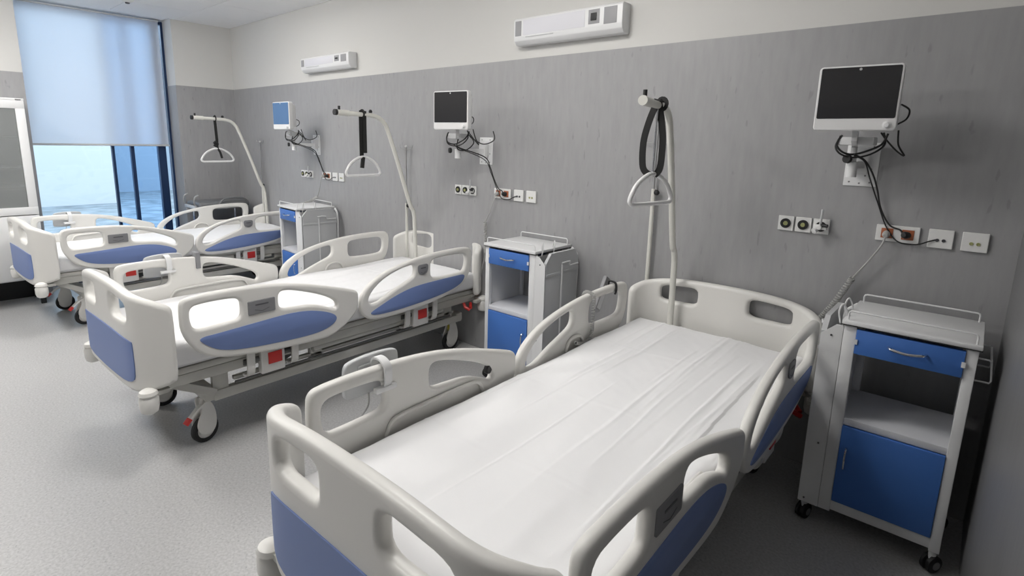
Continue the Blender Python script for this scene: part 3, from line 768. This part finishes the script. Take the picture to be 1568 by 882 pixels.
    for i in range(6): bm.faces.new((f0[i-1], f0[i], f1[i], f1[i-1]))
    B(bm, (-.084, .012, .785), (-.058, D-.02, .803), bev=.003); bmesh.ops.recalc_face_normals(bm, faces=bm.faces)
    tb = obj('folded_table', bm, LIGHTGREY, t); tb['label'] = 'pale grey folded over-bed table leaf'
    bm = nb(); T_(bm, [(-.086, D*.45, .20), (-.086, D*.45, .845)], .006); T_(bm, [(-.086, D*.45, .845), (-.10, D*.40, .86), (-.11, D*.5, .865), (-.10, D*.62, .86), (-.088, D*.66, .83), (-.088, D-.03, .83)], .0045)
    T_(bm, [(-.04, D+.004, .09), (-.06, D+.004, .80), (-.05, D+.004, .88), (-.01, D+.004, .915)], .010)
    obj('table_bracket', bm, WHITEPC, t)
    for yy in (.04, .16):
        bm = nb(); T_(bm, catmull([(-.02, yy, .905), (-.03, yy, .955), (-.02, yy+.01, .985), (-.005, yy+.02, .95), (-.008, yy+.02, .91)], 5), .0035)
        obj('wire_hook', bm, WHITEPC, t)
    for (cx_, cy_) in ((-.055, .03), (.395, .02), (-.04, D-.03), (.395, D-.03)):
        p = Pm((cx_, cy_, 0)); a = random.uniform(-.9, .9)
        R = Matrix.Translation(p) @ Matrix.Rotation(a, 4, 'Z')
        bm = nb(); lathe(bm, [(.0, -.022), (.024, -.022), (.034, -.018), (.035, -.007), (.024, -.003), (.024, .003), (.035, .007), (.034, .018), (.024, .022), (0, .022)], 20, R @ orient((1, 0, 0), (0, 0, .035)))
        c_ = obj('caster', bm, BLACK, t)
        bm = nb(); lathe(bm, [(0, -.0235), (.017, -.0235), (.017, .0235), (0, .0235)], 14, R @ orient((1, 0, 0), (0, 0, .035))); obj('wheel_hub', bm, MIDGREY, c_)
        bm = nb(); lathe(bm, [(0, .055), (.013, .055), (.013, .10), (0, .10)], 12, Matrix.Translation(p)); obj('caster_stem', bm, WHITEPC, c_)
    return t
cab1 = make_cabinet(1, 'large white bedside cabinet with blue drawer and door, at right beside the nearest bed')
cab1.location = (-.352, -.49, 0)
cab2 = make_cabinet(-1, 'white bedside cabinet with blue front standing between the nearest and middle beds')
cab2.location = (-2.425, -.385, 0); cab2.scale = (1, 1, 1.018)
cab3 = dup(cab2, (-5.225, -.395, 0), math.radians(-4), 'small distant white bedside cabinet with blue front between the middle and farthest beds')

# ================================================================== WALL EQUIPMENT
S = 2.3423
UN = ['above the nearest cabinet', 'above the middle cabinet', 'above the farthest cabinet']
UB = ['beside the nearest bed', 'beside the middle bed', 'beside the farthest bed']
def cable(pts, r=.004, m=BLACKCAB, parent=None, name='cable', n=6):
    return obj(name, tubebm(catmull(pts, 8), r, 7), m, parent)
for k in range(3):
    ox = -S*k
    def X(x): return x+ox
    # wall mount
    t = thing('monitor_wall_mount', 'white wall bracket plate and arm carrying the monitor %s' % UN[k], 'bracket', (X(-.445), 0, 1.54), 0, 'monitor wall brackets')
    bm = boxbm((-.063, -.010, -.098), (.066, -.004, .098), bev=.002)
    pl = obj('wall_plate', bm, WHITEPC, t)
    bm = nb()
    for xx, zz in ((-.04, -.08), (0, -.085), (.04, -.08), (.04, -.02), (.02, -.05), (-.04, .08), (.04, .08)): lathe(bm, [(0, 0), (.004, 0), (.004, .002), (0, .003)], 8, orient((0, -1, 0), (xx, -.010, zz)))
    obj('screw', bm, MIDGREY, pl)
    ax_, ay_ = ((-.022, -.10), (-.10, -.20), (-.10, -.20))[k]
    obj('arm_block', boxbm((-.035, -.05, -.04), (.03, -.010, .05), bev=.004), WHITEPC, t)
    obj('swing_arm', tubebm([(0, -.035, .0), (ax_, ay_, .0)], 0, flat=(.03, .045)), WHITEPC, t)
    obj('arm_column', lathebm([(0, -.055), (.022, -.055), (.022, .01), (.014, .012), (.012, .08), (0, .08)], 18, Matrix.Translation((ax_, ay_, 0))), WHITEPC, t)
    obj('clamp_knob', lathebm([(0, 0), (.016, 0), (.020, .006), (.018, .02), (0, .022)], 12, orient((-.45, -1, 0), (ax_-.012, ay_-.02, .025) if k == 0 else (ax_-.045, ay_-.02, .0))), BLACK, t)
    mx_, my_ = X(-.447), -.35
    if k == 0: mx_, my_ = X(-.447), -.31
    tilt = [math.radians(3), math.radians(10), math.radians(3)][k]
    # cradle
    px, py = X(-.445)+ax_, ay_
    obj('tilt_cradle', boxbm((ax_-.06, min(ay_-.05, ay_), .085), (ax_+.075, ay_+.05, .12), bev=.004), WHITEPC, t)
    obj('mount_arm', tubebm([(ax_, ay_, .10), (mx_+.445-ox-0, my_+.05, .125)], 0, flat=(.05, .02)), WHITEPC, t)
    # monitor
    m = thing('patient_monitor', ['large white patient monitor with black screen %s', 'white patient monitor with dark grey screen %s', 'small white patient monitor with blue reflection painted on its screen %s'][k] % UN[k], 'monitor', (mx_, my_, 1.682), tilt, 'patient monitors on the wall')
    me_ = plate(rrect(-.145, 0, .145, .256, .036), (), .022, .006, 3, 2)
    obj('housing', to_bm(me_, lambda c: (c.x, c.z, c.y)), MONW, m, wn=True)
    obj('rear_housing', boxbm((-.12, .02, .02), (.12, .07, .235), bev=.015), MONW, m)
    sc_ = plate(rrect(-.136, .048, .136, .249, .014), (), .0012, .0005, 1, 2)
    obj('screen', to_bm(sc_, lambda c: (c.x, c.z-.0225, c.y)), SCREENREFL if k == 2 else SCREEN, m, smooth=False)
    obj('rotary_knob', lathebm([(0, 0), (.015, 0), (.015, .004), (.010, .006), (.009, .014), (0, .016)], 20, orient((0, -1, 0), (.112, -.022, .022))), WHITEPC, m)
    obj('camera_dot', lathebm([(0, 0), (.005, 0), (.005, .0015), (0, .002)], 12, orient((0, -1, 0), (0, -.0232, .240))), LIGHTGREY, m)
    # cables (world coords)
    c_ = thing('monitor_cables', 'bundle of black cables looping under the monitor %s' % UN[k], 'cable', (X(-.445), -.1, 1.6), 0, 'monitor cable bundles')
    def W_(x, y, z): return (X(x)-X(-.445), y+.1, z-1.6)
    bx, by = -.445+ax_, ay_
    cable([W_(bx-.05, by-.05, 1.665), W_(bx-.06, by-.055, 1.625), W_(bx-.035, by-.06, 1.595), W_(bx+.0, by-.035, 1.585), W_(bx+.05, by-.03, 1.60), W_(bx+.10, by-.02, 1.63), W_(bx+.115, by, 1.675)], .0045, parent=c_)
    cable([W_(bx-.045, by-.05, 1.668), W_(bx-.065, by-.05, 1.62), W_(bx-.04, by-.055, 1.585), W_(bx+.01, by-.03, 1.572), W_(bx+.07, by-.02, 1.59), W_(bx+.11, by-.01, 1.63), W_(bx+.10, by+.0, 1.68)], .004, parent=c_)
    cable([W_(bx+.09, by, 1.68), W_(bx+.11, by+.02, 1.65), W_(bx+.15, by+.03, 1.605), W_(bx+.18, by+.03, 1.585), W_(bx+.155, by+.02, 1.63), W_(bx+.15, by, 1.69)], .0035, parent=c_)
    cable([W_(bx+.155, -.27, 1.705), W_(bx+.185, -.24, 1.73), W_(bx+.19, -.24, 1.765), W_(bx+.165, -.27, 1.785)], .0035, parent=c_)
    if k: 
        cable([W_(bx+.04, by-.02, 1.66), W_(bx+.02, by-.03, 1.56), W_(bx+.08, by, 1.545), W_(bx+.14, by+.02, 1.60), W_(bx+.10, by, 1.66)], .004, parent=c_)
        cable([W_(bx+.12, by, 1.64), W_(bx+.20, by+.05, 1.59), W_(bx+.26, by+.1, 1.62), W_(bx+.25, by+.1, 1.68)], .004, parent=c_)
    x1 = .008
    cable([W_(bx+.01, by-.05, 1.585), W_(bx+.05, by-.03, 1.56), W_(-.385, -.09, 1.50), W_(-.365, -.05, 1.43), W_(-.345, -.03, 1.35), W_(-.305, -.025, 1.28), W_(-.262, -.03, 1.262), W_(-.252, -.035, 1.245)], .0038, parent=c_)
    cable([W_(bx+.01, by-.05, 1.58), W_(bx+.05, by-.03, 1.555), W_(-.395, -.08, 1.48), W_(-.36, -.04, 1.38), W_(-.315, -.025, 1.27), W_(-.265, -.03, 1.21), W_(-.20, -.03, 1.205), W_(-.155, -.025, 1.225), W_(-.133, -.014, 1.234)], .003, parent=c_)
    # gas outlets
    for j, (xa, xb) in enumerate(((-.763, -.693), (-.686, -.613), (-.608, -.536))):
        xc = (xa+xb)/2
        nm = ['left', 'middle', 'right'][j]
        g = thing('gas_outlet', '%s of three round medical gas outlets on the wall %s' % (nm, UB[k]), 'outlet', (X(xc), -.004, 1.239), 0, 'medical gas outlets')
        obj('face_plate', to_bm(plate(rrect(-.035, -.036, .035, .036, .006), (), .006, .002, 2, 1), lambda c: (c.x, c.z-.006, c.y)), SOCKW, g, wn=True)
        obj('outlet_ring', lathebm([(.0, .0), (.024, 0), (.024, .006), (.019, .006), (.019, .003), (0, .003)], 20, orient((0, -1, 0), (0, -.012, 0))), BLACK, g)
        obj('outlet_core', lathebm([(0, 0), (.011, 0), (.010, .008), (.004, .008), (.004, .004), (0, .004)], 16, orient((0, -1, 0), (0, -.014, 0))), BRASS, g)
        if j == 2:
            q = thing('flow_meter', 'small white flow meter with upright tube on the wall %s' % UB[k], 'flow meter', (X(xc), -.018, 1.239), 0, 'wall flow meters')
            bm = nb(); lathe(bm, [(0, 0), (.013, 0), (.015, .02), (.010, .045), (0, .047)], 14, orient((0, -1, 0), (0, 0, 0))); box(bm, (-.026, -.03, -.012), (.03, -.012, .012), bev=.004)
            obj('valve_body', bm, SOCKW, q)
            obj('valve_knob', lathebm([(0, 0), (.013, 0), (.014, .016), (0, .018)], 12, orient((-.6, -1, -.6), (-.012, -.035, -.012))), MONW, q)
            obj('black_joint', lathebm([(0, 0), (.008, 0), (.008, .03), (0, .03)], 10, orient((1, -.2, 0), (.005, -.03, .01))), BLACK, q)
            obj('sight_tube', tubebm([(.002, -.028, .01), (.004, -.028, .085)], .0055, 8), LIGHTGREY, q)
    # double socket
    g = thing('double_socket', 'white double socket with orange-brown inserts on the wall %s' % UB[k], 'socket', (X(-.2715), -.004, 1.241), 0, 'double power sockets')
    obj('face_plate', to_bm(plate(rrect(-.0795, -.036, .0795, .036, .006), (), .006, .002, 2, 1), lambda c: (c.x, c.z-.006, c.y)), SOCKW, g, wn=True)
    for s in (-1, 1): obj('socket_insert', boxbm((s*.038-.022, -.015, -.022), (s*.038+.022, -.012, .022), bev=.001), ORANGE, g)
    q = thing('power_plug', 'grey plug in the double socket, left half, %s' % UB[k], 'plug', (X(-.31), -.018, 1.24), 0, 'grey power plugs')
    obj('plug_body', lathebm([(0, 0), (.014, 0), (.015, .02), (.009, .035), (0, .036)], 14, orient((0, -1, -.25), (0, 0, 0))), CORDGREY, q)
    q = thing('power_plug', 'black plug in the double socket, right half, %s' % UB[k], 'plug', (X(-.235), -.018, 1.24), 0, 'black power plugs')
    obj('plug_body', lathebm([(0, 0), (.015, 0), (.016, .02), (.010, .032), (0, .034)], 14, orient((-.4, -1, .1), (0, 0, 0))), BLACK, q)
    # data sockets
    for j, (xa, xb) in enumerate(((-.162, -.076), (-.05, .036))):
        xc = (xa+xb)/2
        g = thing('data_socket', ['white data plate with a black cable plugged in, %s', 'white data plate with two empty ports, rightmost of its row %s'][j] % UB[k], 'socket', (X(xc), -.004, 1.238), 0, 'white data sockets')
        obj('face_plate', to_bm(plate(rrect(-.043, -.040, .043, .040, .008), (), .0065, .003, 2, 1), lambda c: (c.x, c.z-.0065, c.y)), SOCKW, g, wn=True)
        for s in (-1, 1): obj('port', lathebm([(0, 0), (.007, 0), (.007, .003), (.004, .003), (.004, .001), (0, .001)], 12, orient((0, -1, 0), (s*.011, -.013, -.006))), DARKGREY if j == 0 else BRASS, g)
    # bed power cord from the left half of the double socket to the bed head
    bx0 = BP[k][0][0]
    bm = nb()
    e = Vector((bx0+(.46, .54, .48)[k], -.045, (.79, .79, .90)[k]))
    s0 = Vector((X(-.31), -.05, 1.225)); mid = Vector((X(-.41), -.045, 1.02))
    tube(bm, catmull([s0, s0+Vector((-.01, -.005, -.04)), s0.lerp(mid, .6)+Vector((.008, 0, 0)), mid], 6), .004, 7)
    coil(bm, None, None, .011, 24, .0035, axis_pts=[mid, mid.lerp(e, .5)+Vector((0, 0, -.015)), e])
    tube(bm, catmull([e, e+Vector((-.03, 0, -.10)), e+Vector((-.08, 0, -.30)), Vector((bx0+.42, -.08, .42))], 6), .004, 7)
    o = tag(obj('bed_power_cord', bm, CORDGREY), 'grey coiled power cord from the wall socket to the %s' % WHICH[k], 'cord', 'bed power cords')

# wall lamps
def make_lamp(label, x0, x1, z0, z1):
    Wd = x1-x0; H = z1-z0
    t = thing('wall_lamp', label, 'wall lamp', (x0, -.0, z0), 0, 'long white wall lamps')
    bm = nb()
    pr = [(0, .0), (-.06, .0), (-.085, .025), (-.09, .05), (-.09, H-.012), (-.08, H), (0, H)]
    f0 = [bm.verts.new((0, y, z)) for y, z in pr]; f1 = [bm.verts.new((Wd, y, z)) for y, z in pr]
    bm.faces.new(f0); bm.faces.new(list(reversed(f1)))
    for i in range(len(pr)): bm.faces.new((f0[i-1], f0[i], f1[i], f1[i-1]))
    bmesh.ops.recalc_face_normals(bm, faces=bm.faces)
    bmesh.ops.bevel(bm, geom=bm.edges[:], offset=.004, segments=2, profile=.5, affect='EDGES')
    b_ = obj('lamp_body', bm, WHITEPC, t)
    obj('light_cover', boxbm((.075, -.0915, .055), (Wd-.25, -.089, H-.015), bev=.001), LAMPDIFF, t)
    for nm, xa, xb, za, zb in (('louvre', .012, .062, .055, H-.018), ('switch_plate', Wd-.225, Wd-.15, .065, H-.02), ('louvre', Wd-.12, Wd-.035, .055, H-.018)):
        o = obj(nm, boxbm((xa, -.0925, za), (xb, -.089, zb), bev=.001), LAMPGREY, t)
        if nm == 'switch_plate': obj('rocker', boxbm((xa+.018, -.097, za+.018), (xb-.018, -.0925, zb-.02), bev=.001), BLACK, o)
    obj('pull_bar', boxbm((.10, -.0925, .042), (Wd*.4, -.0895, .047)), LIGHTGREY, t)
    obj('top_slot', boxbm((Wd-.11, -.075, H-.001), (Wd-.03, -.05, H+.001)), DARKGREY, t)
    return t
make_lamp('long white wall lamp high above the middle bed, the nearer of the two', -2.478, -1.678, 2.235, 2.40)
make_lamp('long white wall lamp high above the far cabinet, the farther of the two', -5.225, -4.40, 2.235, 2.37)
# ceiling detector near the window
t = thing('ceiling_detector', 'small round white detector on the ceiling near the window', 'detector', (-6.33, -1.22, ZC))
obj('detector_body', lathebm([(0, 0), (.055, 0), (.055, -.012), (.035, -.028), (0, -.03)], 24), WHITEPC, t)
obj('detector_eye', lathebm([(0, -.029), (.02, -.029), (.018, -.04), (0, -.042)], 16), DARKGREY, t)

# ================================================================== GLASS CABINET (left)
gx0, gx1, gy0, gy1, gz0, gz1 = -6.97, -6.55, -2.95, -2.05, .25, 1.90
t = thing('glass_cabinet', 'tall white medicine cabinet with glass upper door at the left edge by the window', 'cabinet', (gx0, gy1, 0))
def G(bm, lo, hi, **k): box(bm, [lo[0]-gx0, lo[1]-gy1, lo[2]], [hi[0]-gx0, hi[1]-gy1, hi[2]], **k)
bm = nb(); G(bm, (gx0, gy0, gz0), (gx1-.02, gy0+.02, gz1)); G(bm, (gx0, gy1-.02, gz0), (gx1-.02, gy1, gz1)); G(bm, (gx0, gy0, gz0), (gx0+.015, gy1, gz1)); G(bm, (gx0, gy0, gz1-.02), (gx1, gy1, gz1), bev=.004); G(bm, (gx0, gy0, gz0), (gx1-.02, gy1, gz0+.02)); G(bm, (gx0, gy0, .83), (gx1-.02, gy1, .85))
obj('carcass', bm, WHITEPC, t)
for a, b in ((gy1-.45, gy1), (gy0, gy1-.45)):
    bm = nb()
    for lo, hi in (((a, .86), (b, .93)), ((a, 1.81), (b, 1.88)), ((a, .93), (a+.06, 1.81)), ((b-.07, .93), (b, 1.81))): G(bm, (gx1-.02, lo[0]+.002, lo[1]), (gx1, hi[0]-.002, hi[1]), bev=.002)
    d = obj('glass_door', bm, WHITEPC, t)
    bm = nb(); G(bm, (gx1-.012, a+.06, .93), (gx1-.008, b-.07, 1.81)); obj('door_pane', bm, CABGLASS, d, smooth=False)
    bm = nb(); G(bm, (gx1-.02, a+.002, gz0+.01), (gx1, b-.002, .852), bev=.002); obj('lower_door', bm, WHITEPC, t)
    for z in (1.10, 1.28, 1.55):
        bm = nb(); G(bm, (gx0+.015, a+.01, z), (gx1-.04, b-.02, z+.012)); obj('shelf', bm, LIGHTGREY, t, smooth=False)
bm = nb(); G(bm, (gx0+.0, gy0+.02, .0), (gx0+.02, gy1-.02, gz0)); obj('plinth', bm, BLACK, t, smooth=False)
for lx_, ly_ in ((gx1-.06, gy0+.05), (gx0+.06, gy0+.05), (gx0+.06, gy1-.05), (gx1-.06, gy1-.05)):
    bm = nb(); G(bm, (lx_-.02, ly_-.02, 0), (lx_+.02, ly_+.02, gz0+.005)); obj('leg', bm, BLACK, t, smooth=False)
bm = nb(); G(bm, (gx1-.002, gy1-.06, 1.883), (gx1+.004, gy1-.02, 1.893)); obj('lock_plate', bm, CHROME, t)

# ================================================================== GURNEY in the far corner
t = thing('stretcher_trolley', 'grey stretcher trolley parked in the far corner behind the farthest bed', 'trolley', (-6.66, -.36, 0), math.radians(0))
obj('stretcher_frame', tubebm(chaikin([(-.26, -.31, .80), (.12, -.31, .80), (.12, .28, .80), (-.26, .28, .80)], 2), .016, 10, closed=True), STEEL, t)
obj('stretcher_pad', boxbm((-.25, -.30, .80), (.11, .27, .87), bev=.025, seg=3), GURNEY, t)
for x in (-.22, .09):
    bm = nb(); tube(bm, catmull([(x, -.30, .80), (x, -.34, .86), (x, -.33, .93), (x, -.29, .95)], 5), .010, 8)
    obj('push_handle', bm, STEEL, t)
obj('end_bumper', boxbm((-.20, -.345, .80), (.10, -.32, .835), bev=.006), LIGHTGREY, t)
obj('side_guard', tubebm(catmull([(.12, -.10, .82), (.125, -.02, .90), (.125, .18, .90), (.12, .25, .84)], 5), .010, 8), GURNEY, t)
for x in (-.20, .08):
    for y in (-.25, .22):
        lg = obj('leg', tubebm([(x, y, .08), (x, y, .79)], .014, 10), CHROME, t)
        obj('leg_wheel', lathebm([(0, -.012), (.035, -.012), (.04, 0), (.035, .012), (0, .012)], 16, orient((0, 1, 0), (x, y, .04))), BLACK, lg)
obj('lower_shelf', boxbm((-.21, -.26, .25), (.10, .23, .265), bev=.003), STEEL, t)

bpy.context.view_layer.update()
